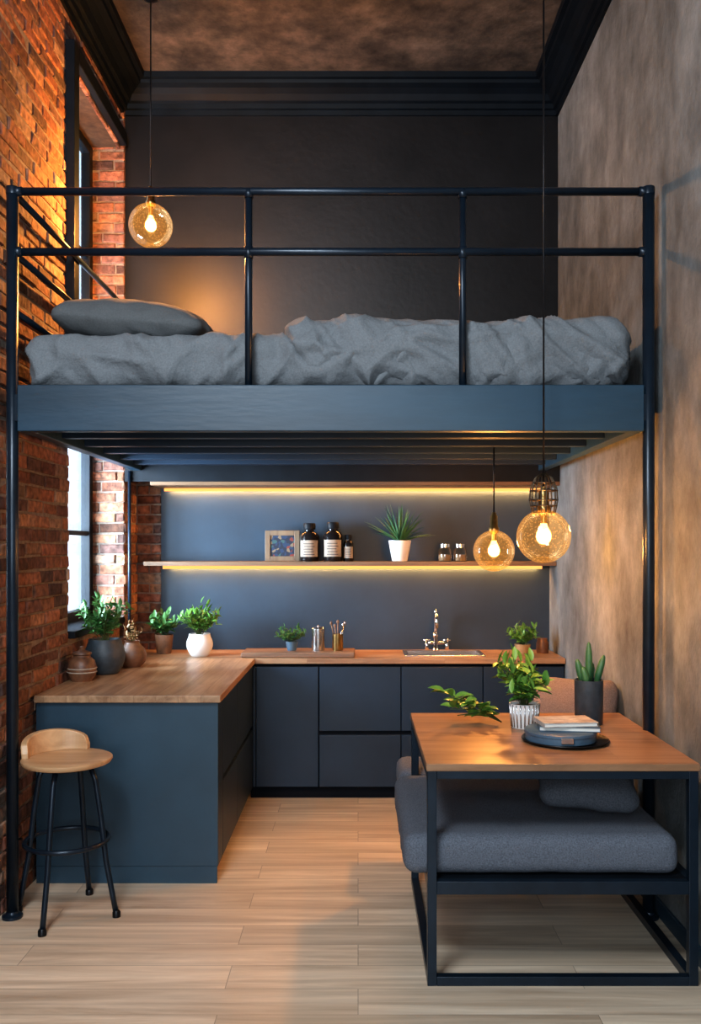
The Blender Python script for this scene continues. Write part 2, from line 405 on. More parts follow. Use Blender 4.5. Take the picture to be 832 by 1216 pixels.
# ------------------------------------------------------------------ loft bed frame
YF = 4.08; PL, PR = -1.547, 1.300
fp = []
for n_, x in (('post_a', PL), ('post_b', PR)):
    fp.append(tube(n_, [(x,YF,0),(x,YF,3.27)], .026, 'frame', 20))
    fp.append(lathe(n_+'_foot', [(.001,0),(.045,0),(.045,.012),(.03,.02),(.026,.03)], (x,YF,0), 'frame', 24))
    fp.append(lathe(n_+'_cap', [(.028,-.03),(.028,.0),(.024,.006),(.001,.008)], (x,YF,3.265), 'frame', 24))
fp.append(tube('top_rail', [(PL,YF,3.25),(PR,YF,3.25)], .018, 'frame', 16))
fp.append(tube('mid_rail', [(PL,YF,2.98),(PR,YF,2.98)], .018, 'frame', 16))
for i, x in enumerate((-.49,.468)):
    fp.append(tube('baluster_%d' % (i+1), [(x,YF,2.38),(x,YF,3.25)], .0165, 'frame', 16))
    for z in (3.25,2.98):
        fp.append(tube('fitting_%d_%d' % (i+1,int(z*100)), [(x,YF,z-.03),(x,YF,z+.022 if z<3.2 else z+.010)], .0205, 'frame', 16))
for z in (3.25,2.98):
    for x in (PL,PR):
        s = 1 if x < 0 else -1
        fp.append(tube('post_collar', [(x,YF,z),(x+s*.045,YF,z)], .0215, 'frame', 16))
    fp.append(tube('side_rail_%d' % int(z*100), [(PL,YF,z),(PL,6.12,z)], .015, 'frame', 14))
fp.append(tube('side_rail_low', [(PL,YF,2.72),(PL,6.12,2.72)], .015, 'frame', 14))
LX0, LX1 = -1.515, 1.272
fp.append(box('front_beam', LX0, LX1, 4.05, 4.11, 2.174, 2.38, 'beam', .004))
fp.append(box('side_beam_a', LX0, LX0+.06, 4.11, 6.13, 2.174, 2.38, 'beam', .004))
fp.append(box('side_beam_b', LX1-.06, LX1, 4.11, 6.13, 2.174, 2.38, 'beam', .004))
fp.append(box('deck', LX0+.06, LX1-.06, 4.11, 6.13, 2.33, 2.375, 'blackpaint'))
for i, y in enumerate((4.48,4.84,5.20,5.56,5.90)):
    fp.append(box('joist_%d' % (i+1), LX0+.06, LX1-.06, y, y+.06, 2.195, 2.33, 'navy_dark', .003))
fp.append(box('bracket_a', PL, LX0, 4.06, 4.10, 2.22, 2.34, 'frame', .002))
fp.append(box('bracket_b', LX1, PR, 4.06, 4.10, 2.22, 2.34, 'frame', .002))
group('loft_bed_frame', fp)
group('kitchen_soffit', [box('soffit_board', -1.40, XR-.002, 6.135, 6.478, 2.075, 2.10, 'shelfwood', .002),
      box('soffit_fill', -1.57, XR-.002, 6.135, 6.155, 2.10, 2.30, 'blackpaint'),
      box('led_diffuser', -1.37, XR-.06, 6.440, 6.444, 2.054, 2.0745, 'led')])

# bedding
def nn(x,y,z): return noise.noise(Vector((x,y,z)))
def ridge(v): return 1-abs(noise.noise(v))*2
def dsheet(w, n):
    wob = nn(w.x*2.2+w.z*1.2, w.y*1.5, w.z*3.5)*.7
    a = ridge(Vector((w.x*3.6+w.z*2.5+wob, w.y*2.2, w.z*1.2+wob))); b = ridge(Vector((w.x*7+wob*2-w.z*5, w.y*3, w.z*2)))
    c = ridge(Vector((w.x*13+w.z*8+wob, w.y*5, w.z*2)))
    f = .3+.95*max(0,-n.y)
    d = (.034*max(0,a)**2 + .022*max(0,b)**2 + .007*max(0,c)**2)*f - .014
    return n*d
def dduv(w, n):
    wob = nn(w.x*1.6, w.y*1.5, w.z*2.5)*1.0; wo2 = nn(w.x*4+9, w.y*4, w.z*4)
    a = ridge(Vector((w.x*2.8+w.z*3.2+wob, w.y*1.4, w.z*1.0-wob)))
    b = ridge(Vector((w.x*6.2+w.z*7+wob*1.6, w.y*2, w.z*1.5+wob)))
    c = ridge(Vector((w.x*12+w.z*10+wob*2, w.y*4, w.z*2+wo2)))
    e = ridge(Vector((w.x*3-w.z*9+wo2*1.5, w.y*4, w.z*4)))
    f = .26+1.05*max(0,-n.y)
    d = (.036*max(0,a)**2 + .025*max(0,b)**2 + .010*max(0,c)**2 + .016*max(0,e)**3)*f - .020
    o = n*d
    hump = .030*math.exp(-((w.x-.0)/.30)**2) + .018*math.exp(-((w.x-.95)/.28)**2) - .01*math.exp(-((w.x-.45)/.12)**2)
    if w.z > 2.5: o.z += hump*(w.z-2.5)/.2
    if w.x < .1: o.x += max(0, (2.72-w.z))*.55*max(0,min(1,(.1-w.x)/.4))
    return o
def clampd(f, z0, y0=None):
    def g(w, n):
        o = f(w, n)
        if w.z+o.z < z0: o.z = z0-w.z
        if y0 and w.y+o.y < y0: o.y = y0-w.y
        return o
    return g
mt = softbox('mattress', -1.525, 1.22, 4.160, 5.85, 2.381, 2.645, .085, 'fabric', .014, clampd(dsheet, 2.381, 4.103))
dv = softbox('duvet', -.40, 1.265, 4.148, 5.7, 2.384, 2.705, .12, 'fabric', .011, clampd(dduv, 2.384, 4.103))
def dpil(w, n): return n*(.010*noise.noise(w*7)+.007*ridge(w*9))
plw = softbox('bed_pillow', -1.43, -.74, 4.22, 4.75, 2.64, 2.85, .09, 'pillowf', .014, dpil, Euler((math.radians(6),math.radians(5),0)), puff=.8)
group('bedding', [mt, dv, plw])

# ------------------------------------------------------------------ kitchen
PX = -.69; PY = 4.49; BY = 5.98; KL = XL+.014
kp = [box('peninsula_carcass', KL, PX-.02, PY+.02, 6.12, .09, .893, 'navy_dark'),
      box('peninsula_plinth', KL, PX-.04, PY+.012, 6.1, 0, .09, 'navy_dark'),
      box('peninsula_end_panel', KL, PX, PY, PY+.02, .085, .893, 'navy', .002),
      box('peninsula_end_plinth', KL, PX-.005, PY+.004, PY+.012, 0, .083, 'navy', .001),
      box('side_stile', PX-.02, PX, PY+.022, PY+.16, .085, .893, 'navy_dark', .002),
      box('carcass_b1', PX-.02, .30, BY+.02, 6.478, .09, .893, 'recess'),
      box('carcass_b2', .30, .86, BY+.02, 6.478, .09, .70, 'recess'),
      box('carcass_b2_front', .30, .86, BY+.02, BY+.06, .70, .893, 'recess'),
      box('carcass_b3', .86, XR-.003, BY+.02, 6.478, .09, .893, 'recess'),
      box('plinth_b', PX-.02, XR-.018, BY+.05, BY+.07, 0, .09, 'recess')]
ys = [PY+.165, 5.20, 5.96]
for i in range(2):
    kp.append(box('side_drawer_%d' % (2*i+1), PX-.02, PX, ys[i]+.003, ys[i+1]-.003, .49, .878, 'navy_dark', .002))
    kp.append(box('side_drawer_%d' % (2*i+2), PX-.02, PX, ys[i]+.003, ys[i+1]-.003, .085, .462, 'navy_dark', .002))
kp.append(box('corner_door', PX+.022, -.262, BY, BY+.02, .085, .872, 'navy_dark', .002))
kp.append(box('corner_filler', PX, PX+.018, BY, BY+.02, .085, .872, 'navy_dark', .002))
xs = [-.257,.282,.82,XR-.005]
for i in range(3):
    kp.append(box('drawer_%d' % (2*i+1), xs[i]+.003, xs[i+1]-.003, BY, BY+.02, .452, .872, 'navy_dark', .002))
    kp.append(box('drawer_%d' % (2*i+2), xs[i]+.003, xs[i+1]-.003, BY, BY+.02, .085, .425, 'navy_dark', .002))
group('kitchen_base_cabinets', kp)
SX0,SX1,SY0,SY1 = .33,.83,6.08,6.36
cp = [box('peninsula_top', KL-.002, PX+.015, PY-.025, 5.962, .895, .93, 'oaky', .003),
      box('corner_top', KL-.002, PX+.015, 5.962, 6.14, .895, .93, 'oak'),
      box('corner_top_back', -1.56, PX+.015, 6.14, 6.478, .895, .93, 'oak'),
      box('back_top_a', PX+.015, SX0, 5.962, 6.478, .895, .93, 'oak', .002),
      box('back_top_b', SX1, XR-.003, 5.962, 6.478, .895, .93, 'oak', .002),
      box('back_top_front', SX0, SX1, 5.962, SY0, .895, .93, 'oak', .002),
      box('back_top_rear', SX0, SX1, SY1, 6.478, .895, .93, 'oak', .002)]
group('kitchen_worktop', cp)
def sinkm():
    o = []
    o.append(box('rim_front', SX0-.02, SX1+.02, SY0-.02, SY0+.008, .9305, .938, 'steel', .002))
    o.append(box('rim_rear', SX0-.02, SX1+.02, SY1-.008, SY1+.02, .9305, .938, 'steel', .002))
    o.append(box('rim_l', SX0-.02, SX0+.008, SY0+.008, SY1-.008, .9305, .938, 'steel', .002))
    o.append(box('rim_r', SX1-.008, SX1+.02, SY0+.008, SY1-.008, .9305, .938, 'steel', .002))
    o.append(box('basin_floor', SX0+.003, SX1-.003, SY0+.003, SY1-.003, .76, .765, 'steel'))
    o.append(box('basin_l', SX0+.003, SX0+.008, SY0+.003, SY1-.003, .765, .931, 'steel'))
    o.append(box('basin_r', SX1-.008, SX1-.003, SY0+.003, SY1-.003, .765, .931, 'steel'))
    o.append(box('basin_f', SX0+.008, SX1-.008, SY0+.003, SY0+.008, .765, .931, 'steel'))
    o.append(box('basin_b', SX0+.008, SX1-.008, SY1-.008, SY1-.003, .765, .931, 'steel'))
    return group('kitchen_sink', o)
sinkm()
fx, fy = .545, 6.415
arc = [(fx,fy,.96+.0),(fx,fy,1.10)] + [(fx, fy-.055+.055*math.cos(a), 1.14+.055*math.sin(a)) for a in [math.pi*i/10 for i in range(0,11)]] + [(fx,fy-.11,1.10)]
group('kitchen_faucet', [lathe('base', [(.001,0),(.03,0),(.03,.008),(.018,.02),(.016,.10),(.020,.105),(.020,.115),(.010,.13)], (fx,fy,.93), 'chrome', 24),
    tube('gooseneck', arc, .011, 'chrome', 14),
    lathe('finial', [(.010,0),(.014,.012),(.010,.025),(.005,.035),(.001,.04)], (fx,fy-.02,1.188), 'chrome', 16),
    tube('bridge', [(fx-.065,fy,.985),(fx+.085,fy,.985)], .011, 'chrome', 12),
    tube('leg_l', [(fx-.06,fy,.93),(fx-.06,fy,1.0)], .013, 'chrome', 12),
    tube('leg_r', [(fx+.08,fy,.93),(fx+.08,fy,1.0)], .013, 'chrome', 12),
    tube('lever_l', [(fx-.085,fy,1.005),(fx-.035,fy,1.005)], .006, 'chrome', 10),
    tube('lever_r', [(fx+.055,fy,1.005),(fx+.105,fy,1.005)], .006, 'chrome', 10)])
group('wall_shelf', [box('shelf_board', -1.47, XR-.002, 6.24, 6.479, 1.530, 1.560, 'shelfwood', .002),
      box('led_channel', -1.38, XR-.06, 6.440, 6.444, 1.505, 1.5295, 'led')])
group('wall_pipe', [tube('pipe', [(-1.535,6.12,.93),(-1.535,6.12,2.17)], .011, 'frame', 12),
      tube('clip_1', [(-1.535,6.12,1.3),(-1.535,6.15,1.3)], .008, 'frame', 8), tube('clip_2', [(-1.535,6.12,1.9),(-1.535,6.15,1.9)], .008, 'frame', 8)])

# ------------------------------------------------------------------ plants
def addleaf(V, F, base, d, L_, W, droop=.3, fold=.25, seg=5, shape='oval'):
    d = d.normalized(); side = d.cross(Vector((0,0,1)))
    if side.length < .05: side = Vector((1,0,0))
    side = side.normalized(); up = side.cross(d).normalized(); b0 = len(V); p = base.copy(); dd = d.copy()
    tw = R(-.6,.6); side = (side*math.cos(tw)+up*math.sin(tw)).normalized()
    for i in range(seg+1):
        t = i/seg
        if shape == 'oval': w = W*math.sin(math.pi*min(.98,(t*.93+.07)))**.8
        elif shape == 'blade': w = W*(1-t)**.7*(.6+.8*t if t < .3 else .84)
        upl = side.cross(dd).normalized()
        V.append(p-side*w*.5+upl*w*fold); V.append(p.copy()); V.append(p+side*w*.5+upl*w*fold)
        dd = (dd+Vector((0,0,-1))*droop/seg).normalized(); p = p+dd*(L_/seg)
    for i in range(seg):
        a = b0+i*3; F.append((a,a+1,a+4,a+3)); F.append((a+1,a+2,a+5,a+4))

def bushy(name, c, h, rad, n, leafL, leafW, m='leaf', drop=.3, lps=9, bias=(0,0,0)):
    V, F, parts = [], [], []; c = Vector(c); SV, SF = [], []
    for s in range(n):
        a = R(0,2*math.pi); rr = rad*math.sqrt(R(.02,1)); tip = c+Vector((rr*math.cos(a), rr*math.sin(a), h*R(.45,1)*(1-.35*(rr/rad)**2)))+Vector(bias)*R(0,1)
        st = c+Vector((R(-.02,.02),R(-.02,.02),0)); mid = (st+tip)/2+Vector((R(-.02,.02),R(-.02,.02),.2*h*.5))
        pts = []
        for i in range(7):
            t = i/6; pts.append(st*(1-t)**2+mid*2*t*(1-t)+tip*t*t)
        for i in range(6):
            p, q = pts[i], pts[i+1]; b0 = len(SV); r = .0022
            for e in ((r,0,0),(-r*.5,r*.87,0),(-r*.5,-r*.87,0)): SV.append(p+Vector(e))
            for e in ((r,0,0),(-r*.5,r*.87,0),(-r*.5,-r*.87,0)): SV.append(q+Vector(e))
            for k in range(3): SF.append((b0+k,b0+(k+1)%3,b0+3+(k+1)%3,b0+3+k))
        for i in range(lps):
            t = R(.25,1); k = min(5,int(t*6)); p = pts[k].lerp(pts[k+1], t*6-k if t<1 else 1)
            al = R(0,2*math.pi); dv = Vector((math.cos(al),math.sin(al),R(-.1,.9)))
            addleaf(V, F, p, dv, leafL*R(.6,1.15), leafW*R(.7,1.1), drop)
        addleaf(V, F, tip, Vector((R(-.4,.4),R(-.4,.4),1)), leafL, leafW, drop)
    for v in V: v.y = min(v.y, 6.46); v.x = max(v.x, -1.80 if v.y > 5.1 and v.y < 6.1 and v.z > 1.2 else -1.58)
    return [mk('foliage', V, F, m, True), mk('stems', SV, SF, 'stem')]
def spiky(c, h, rad, n, W, m='leafd', droop=.5):
    V, F = [], []; c = Vector(c)
    for i in range(n):
        a = 2*math.pi*i/n*2.39996+R(-.2,.2); t = (i+.5)/n; tilt = t*1.15
        d = Vector((math.cos(a)*math.sin(tilt)*rad/h*1.1, math.sin(a)*math.sin(tilt)*rad/h*1.1*.35, math.cos(tilt)))
        addleaf(V, F, c+Vector((math.cos(a),math.sin(a),0))*.008, d, h*R(.85,1.12), W, droop*t, .35, 7, 'blade')
    for v in V: v.y = min(v.y, 6.46)
    return [mk('leaves', V, F, m, True)]
def pot(c, rb, rt, h, m, rim=.006, soil=True):
    o = [lathe('pot', [(.001,0),(rb*.9,0),(rb,.008),(rt,h-.006),(rt,h),(rt-rim,h),(rt-rim-.004,h-.02),(.001,h-.021)], c, m, 36)]
    if soil: o.append(lathe('soil', [(.001,h-.014),(rt-rim-.003,h-.016),(rt-rim-.003,h-.020)], c, 'soil', 24))
    return o
def roundpot(c, r, h, m):
    pf = [(.001,0),(r*.6,0),(r*.72,.01)]
    for i in range(1,10):
        t = i/10; pf.append((r*(.72+.28*math.sin(math.pi*t*.95)) , .01+(h-.02)*t))
    pf += [(r*.80,h-.006),(r*.80,h),(r*.74,h),(r*.72,h-.03),(.001,h-.031)]
    return [lathe('pot', pf, c, m, 40), lathe('soil', [(.001,h-.022),(r*.72,h-.026)], c, 'soil', 24)]
CT = .93
def pl(name, parts): return group(name, parts)
c = (-1.458,5.25,CT); pl('potted_herb_bush', roundpot(c,.115,.20,'darkpot')+bushy('f',(c[0],c[1],c[2]+.18),.29,.15,40,.050,.024,'leaf',bias=(.03,0,0)))
c = (-1.375,5.55,CT)
group('ceramic_vase', [lathe('vase', [(.001,0),(.05,0),(.078,.03),(.085,.07),(.075,.11),(.05,.135),(.042,.15),(.047,.16),(.040,.16),(.036,.14),(.001,.10)], c, 'terracotta', 36),
      ]+bushy('f',(c[0],c[1],c[2]+.13),.17,.06,9,.03,.012,'ochre'))
c = (-1.505,4.97,CT)
group('patterned_jar', [lathe('jar', [(.001,0),(.055,0),(.074,.03),(.078,.07),(.068,.11),(.045,.13),(.045,.14),(.052,.145),(.050,.155),(.020,.165),(.012,.175),(.015,.185),(.001,.19)], c, 'terracotta', 36)]
      +[lathe('band_%d'%i, [(.0745+.003,z),(.0745+.006,z+.004),(.0745+.003,z+.008)], c, 'label', 36) for i,z in enumerate((.045,.065))])
c = (-1.33,6.25,CT); pl('potted_houseplant', pot(c,.05,.062,.13,'terracotta')+bushy('f',(c[0],c[1],c[2]+.12),.16,.10,16,.06,.03,'leaf'))
c = (-1.06,6.10,CT); pl('potted_fern', roundpot(c,.088,.15,'white')+bushy('f',(c[0],c[1],c[2]+.14),.22,.14,40,.05,.020,'leafl'))
c = (1.12,6.20,CT); pl('potted_succulent', pot(c,.045,.055,.07,'ochre')+bushy('f',(c[0],c[1],c[2]+.06),.15,.12,26,.045,.018,'leafl'))
group('small_spice_jar', [lathe('jar', [(.001,0),(.04,0),(.042,.01),(.042,.07),(.034,.085),(.034,.10),(.001,.102)], (1.27,6.28,CT), 'terracotta', 24)])
bd = box('board', -.77, -.02, 5.99, 6.27, CT, CT+.035, 'board', .008)
group('cutting_board', [bd])
zb = CT+.035
c = (-.445,6.12,zb); pl('potted_thyme', pot(c,.032,.040,.06,'bluegrey')+bushy('f',(c[0],c[1],c[2]+.05),.12,.11,28,.028,.014,'leaf'))
group('steel_canister', [lathe('body', [(.001,0),(.043,0),(.044,.004),(.044,.125),(.046,.127),(.046,.148),(.040,.155),(.001,.156)], (-.268,6.13,zb), 'steel', 32),
      lathe('knob', [(.008,.154),(.010,.165),(.001,.168)], (-.268,6.13,zb), 'steel', 12)])
c = Vector((-.137,6.13,zb))
sk = [lathe('cup', [(.001,0),(.034,0),(.036,.006),(.036,.11),(.033,.11),(.032,.01),(.001,.01)], c, 'brass', 28)]
for i,(dx,dy,hh) in enumerate(((-.045,.01,.18),(.035,0,.17),(.0,.02,.19),(.05,.012,.18),(-.02,-.01,.165))):
    sk.append(tube('utensil_%d'%(i+1), [c+Vector((dx*.2,dy*.2,.02)), c+Vector((dx,dy,hh))], [.003,.004], 'steel' if i%2 else 'board', 8))
    sk.append(sphere('utensil_head_%d'%(i+1), c+Vector((dx,dy,hh)), .009, 'steel' if i%2 else 'board', (1,1,1.5), 12))
group('utensil_cup', sk)

SZ = 1.56
def jar(name, x, r, h):
    c = (x,6.36,SZ)
    o = [lathe('bottle', [(.001,0),(r*.95,0),(r,.008),(r,h*.66),(r*.85,h*.74),(r*.5,h*.79),(r*.48,h*.84),(.001,h*.84)], c, 'amberjar', 36),
         lathe('cap', [(r*.62,h*.83),(r*.64,h*.84),(r*.64,h*.97),(r*.58,h),(.001,h)], c, 'blackpaint', 28),
         lathe('label', [(r*1.012,h*.12),(r*1.012,h*.55)], c, 'label', 20, math.radians(210), math.radians(330))]
    for i in range(5):
        z = h*(.17+.07*i); o.append(lathe('label_line_%d'%i, [(r*1.02,z),(r*1.02,z+h*.018)], c, 'ink', 12, math.radians(235+4*(i%2)), math.radians(305-6*(i%3))))
    group(name, o)
jar('apothecary_jar', -.340, .068, .265); jar('apothecary_jar', -.176, .068, .272); jar('small_bottle', -.068, .036, .185)
for x in (.606,.712):
    c = (x,6.36,SZ)
    group('glass_jar', [lathe('glass', [(.001,0),(.044,0),(.048,.008),(.048,.075),(.034,.092),(.034,.10)], c, 'glassy', 32),
        lathe('lid', [(.036,.096),(.037,.12),(.001,.122)], c, 'steel', 28), lathe('contents', [(.001,.004),(.043,.004),(.043,.045),(.001,.048)], c, 'ochre', 24)])
c = (.29,6.335,SZ); pl('potted_aloe', pot(c,.055,.078,.145,'white')+spiky((c[0],c[1],c[2]+.125),.26,.34,40,.030,'leafd',.5))
def art():
    m, nt, b = nmat('art_print'); N, L = nt.nodes, nt.links
    tc = N.new("ShaderNodeTexCoord"); v = N.new("ShaderNodeTexVoronoi"); v.inputs["Scale"].default_value = 48
    sx = N.new("ShaderNodeSeparateColor"); L.new(v.outputs["Color"], sx.inputs[0])
    rp = N.new("ShaderNodeValToRGB"); cr = rp.color_ramp; cr.interpolation = 'CONSTANT'
    for i,(p,cc) in enumerate([(0,(.01,.015,.03)),(.4,(.012,.03,.07)),(.62,(.16,.03,.02)),(.8,(.18,.13,.08)),(.9,(.03,.08,.08))]):
        if i < 2: e = cr.elements[i]; e.position = p
        else: e = cr.elements.new(p)
        e.color = (*cc,1)
    L.new(tc.outputs["Object"], v.inputs["Vector"]); L.new(sx.outputs[0], rp.inputs[0]); L.new(rp.outputs[0], b.inputs["Base Color"]); return m
M['art'] = art()
fy0 = 6.37
group('picture_frame', [box('frame_left', -.65,-.615, fy0,fy0+.02, SZ,SZ+.215,'framewood',.002), box('frame_right', -.445,-.41, fy0,fy0+.02, SZ,SZ+.215,'framewood',.002),
   box('frame_bottom', -.615,-.445, fy0,fy0+.02, SZ,SZ+.035,'framewood',.002), box('frame_top', -.615,-.445, fy0,fy0+.02, SZ+.18,SZ+.215,'framewood',.002),
   box('print', -.615,-.445, fy0+.008,fy0+.014, SZ+.035,SZ+.18,'art')])

# ------------------------------------------------------------------ stool
def stool():
    cx, cy, sh = -1.315, 4.12, .71; o = []
    o.append(lathe('seat', [(.001,-.032),(.17,-.032),(.192,-.025),(.20,-.012),(.199,-.004),(.19,0),(.12,-.004),(.001,-.006)], (cx,cy,sh), 'stoolwood', 48))
    V, F = [], []; n = 24; a0, a1 = math.radians(75), math.radians(195)
    for i in range(n+1):
        t = i/n; a = a0+(a1-a0)*t; e = math.sin(math.pi*t)**.35 if 0<t<1 else 0
        ht = .022+.075*e; ro, ri = .195, .165
        for (r,z) in ((ri,-.004),(ro,-.004),(ro+.012*e,ht),(ri+.012*e,ht)):
            V.append(Vector((cx+r*math.cos(a), cy+r*math.sin(a), sh+z)))
    for i in range(n):
        for k in range(4): F.append((i*4+k,i*4+(k+1)%4,(i+1)*4+(k+1)%4,(i+1)*4+k))
    F.append((0,1,2,3)); F.append(tuple(n*4+k for k in range(4)))
    b = fixn(mk('back_rest', V, F, 'stoolwood', False)); md = b.modifiers.new('bev','BEVEL'); md.width=.006; md.segments=3; o.append(b)
    o.append(lathe('seat_plate', [(.001,-.045),(.13,-.045),(.13,-.033),(.001,-.033)], (cx,cy,sh), 'black', 32))
    for i, ad in enumerate((-98,-8,82,172)):
        a = math.radians(ad); ca, sa = math.cos(a), math.sin(a); pts = []
        for (r,z) in ((.11,sh-.04),(.135,sh-.10),(.16,.45),(.185,.25),(.215,.10),(.232,.018)): pts.append((cx+r*ca, cy+r*sa, z))
        o.append(tube('leg_%d'%(i+1), pts, .0125, 'frame', 12))
        o.append(lathe('foot_%d'%(i+1), [(.001,0),(.018,0),(.018,.022),(.012,.03)], (cx+.234*ca,cy+.234*sa,0), 'black', 16))
    o.append(tube('foot_ring', [(cx+.182*math.cos(2*math.pi*k/40), cy+.182*math.sin(2*math.pi*k/40), .335) for k in range(40)], .011, 'frame', 10, True))
    group('bar_stool', o)
stool()

# ------------------------------------------------------------------ table with bench
t_ = .035; TX0, TX1, TY0, TY1, TZ = .262, 1.285, 3.44, 4.50, .84
tp = [box('table_top', TX0-.005, TX1+.005, TY0-.005, TY1, TZ-.028, TZ, 'tabletop', .003)]
z1 = TZ-.0285
for n_,x in (('l',TX0),('r',TX1-t_)):
    tp.append(box('front_leg_'+n_, x, x+t_, TY0, TY0+t_, 0, z1, 'frame', .002))
    tp.append(box('rear_leg_'+n_, x, x+t_, TY1-t_, TY1, 0, z1, 'frame', .002))
    tp.append(box('top_rail_'+n_, x, x+t_, TY0+t_, TY1-t_, z1-t_, z1, 'frame', .002))
    tp.append(box('seat_rail_'+n_, x, x+t_, TY0+t_, TY1-t_, .355, .395, 'frame', .002))
    tp.append(box('floor_rail_'+n_, x, x+t_, TY0+t_, TY1-t_, 0, t_, 'frame', .002))
    tp.append(box('bench_rail_'+n_, x, x+t_, TY1, 4.82, .355, .395, 'frame', .002))
    tp.append(box('bench_leg_'+n_, x, x+t_, 4.785, 4.82, 0, .355, 'frame', .002))
a, b = TX0+t_, TX1-t_
tp += [box('top_rail_front', a,b,TY0,TY0+t_,z1-.03,z1,'frame',.002), box('top_rail_rear', a,b,TY1-t_,TY1,z1-.03,z1,'frame',.002),
       box('seat_rail_front', a,b,TY0,TY0+t_,.345,.395,'frame',.002), box('seat_rail_mid', a,b,TY1-t_,TY1,.355,.395,'frame',.002), box('seat_rail_rear', a,b,4.785,4.82,.355,.395,'frame',.002),
       box('floor_rail_front', a,b,TY0,TY0+t_,0,t_,'frame',.002),
       box('seat_deck', a,b,TY0+t_,TY1-t_,.375,.395,'blackpaint')]
group('dining_table_with_bench', tp)
def dc(w,n): return n*(.004*noise.noise(w*6)+.002*noise.noise(w*30))
softbox('seat_cushion', .175, 1.235, TY0+.045, TY1-.045, .397, .552, .05, 'seatf', .02, clampd(dc,.397))
softbox('seat_cushion', .20, 1.285, TY1+.01, 4.86, .397, .55, .05, 'seatf', .03, clampd(dc,.397))
softbox('throw_pillow', .76, 1.14, 3.66, 3.91, .630, .745, .055, 'seatf2', .014, dpil, Euler((math.radians(38),math.radians(3),math.radians(-8))), puff=.45)
softbox('back_cushion', .92, 1.33, 4.55, 4.95, .70, .84, .06, 'taupe', .018, dpil, Euler((math.radians(62),math.radians(0),math.radians(-22))), puff=.5)

c = (1.068,4.22,TZ)
cact = []
for i,(dx,dy,h,lean) in enumerate(((0,0,.20,0),(-.026,.01,.12,-.02),(.03,-.008,.14,.028),(.01,.03,.10,.01),(-.012,-.028,.09,-.018))):
    p = Vector(c)+Vector((dx,dy,.18)); cact.append(tube('spear_%d'%(i+1), [p,p+Vector((lean*.5,0,h*.4)),p+Vector((lean,0,h*.75)),p+Vector((lean*1.3,0,h*.95)),p+Vector((lean*1.35,0,h))], [.010,.017,.015,.008,.001], 'leafd', 10))
group('potted_cactus', [lathe('vase', [(.001,0),(.060,0),(.063,.004),(.066,.205),(.060,.205),(.058,.18),(.001,.18)], c, 'darkpot', 40), lathe('soil',[(.001,.186),(.058,.184)],c,'soil',24)]+cact)
c = (.755,4.14,TZ)
gl = [lathe('pot', [(.001,0),(.055,0),(.058,.004),(.068,.11),(.064,.11),(.056,.02),(.001,.02)], c, 'white', 40)]
for k in range(22):
    aa = 2*math.pi*k/22; gl.append(tube('rib_%d'%k, [Vector(c)+Vector((.0585*math.cos(aa),.0585*math.sin(aa),.006)), Vector(c)+Vector((.068*math.cos(aa),.068*math.sin(aa),.108))], .0035, 'steel', 6))
gl.append(lathe('soil',[(.001,.098),(.063,.096)],c,'soil',24))
pl('potted_basil', gl+bushy('f',(c[0],c[1],c[2]+.095),.24,.14,32,.062,.026,'leafl',bias=(-.04,0,0)))
V,F = [],[]; st = []
for s in range(7):
    p0 = Vector((.66,4.20,TZ+.012)); ang = math.radians(150+65*s/6); ln = R(.2,.32)
    p1 = p0+Vector((math.cos(ang)*ln, math.sin(ang)*ln*.5, .02+.12*((s*3)%7)/6))
    st.append(tube('twig_%d'%(s+1), [p0,(p0+p1)/2+Vector((0,0,.03)),p1], .0025, 'stem', 6))
    for k in range(7):
        t = R(.3,1); q = p0.lerp(p1,t)+Vector((0,0,.012)); al = R(0,6.28)
        addleaf(V,F,q,Vector((math.cos(al),math.sin(al)*.7,R(.1,.8))),R(.05,.085),R(.03,.048),.5)
for v in V: v.z = max(v.z, TZ+.003)
group('leafy_sprig', [mk('foliage',V,F,'leafl',True)]+st)
c = (.872,3.84,TZ)
group('round_tray', [lathe('tray', [(.001,0),(.165,0),(.182,.012),(.180,.015),(.163,.006),(.001,.006)], c, 'black', 56)])
group('round_tin', [lathe('tin', [(.001,0),(.140,0),(.146,.004),(.146,.030),(.150,.032),(.150,.042),(.144,.047),(.001,.047)], (c[0]-.02,c[1],TZ+.0065), 'bluegrey', 56),
       box('clasp', c[0]-.05, c[0]+.0, c[1]-.158, c[1]-.146, TZ+.02, TZ+.045, 'steel', .002)])
def book(name, cx, cy, z, w, d, h, rz, cov):
    r = Euler((0,0,rz)); o = []
    def b(n,x0,x1,y0,y1,z0,z1,m):
        bm = bmesh.new(); bmesh.ops.create_cube(bm,size=1)
        for v in bm.verts:
            q = Vector(((x0+x1)/2+v.co.x*(x1-x0),(y0+y1)/2+v.co.y*(y1-y0),0)); q.rotate(r); v.co = Vector((cx+q.x,cy+q.y,z+(z0+z1)/2+v.co.z*(z1-z0)))
        me = bpy.data.meshes.new(n); bm.to_mesh(me); bm.free(); me.materials.append(M[m]); ob = bpy.data.objects.new(n,me); COL.objects.link(ob); return ob
    o = [b('cover_bottom',-w/2,w/2,-d/2,d/2,0,.003,cov), b('pages',-w/2+.003,w/2-.004,-d/2+.004,d/2-.004,.003,h-.003,'paper'), b('cover_top',-w/2,w/2,-d/2,d/2,h-.003,h,cov), b('spine',-w/2,-w/2+.003,-d/2,d/2,.003,h-.003,cov)]
    group(name, o)
book('book', c[0]+.015, c[1]+.01, TZ+.054, .25, .17, .020, math.radians(-8), 'cover2')
book('book', c[0]+.0, c[1]+.0, TZ+.0745, .23, .16, .018, math.radians(6), 'cover')

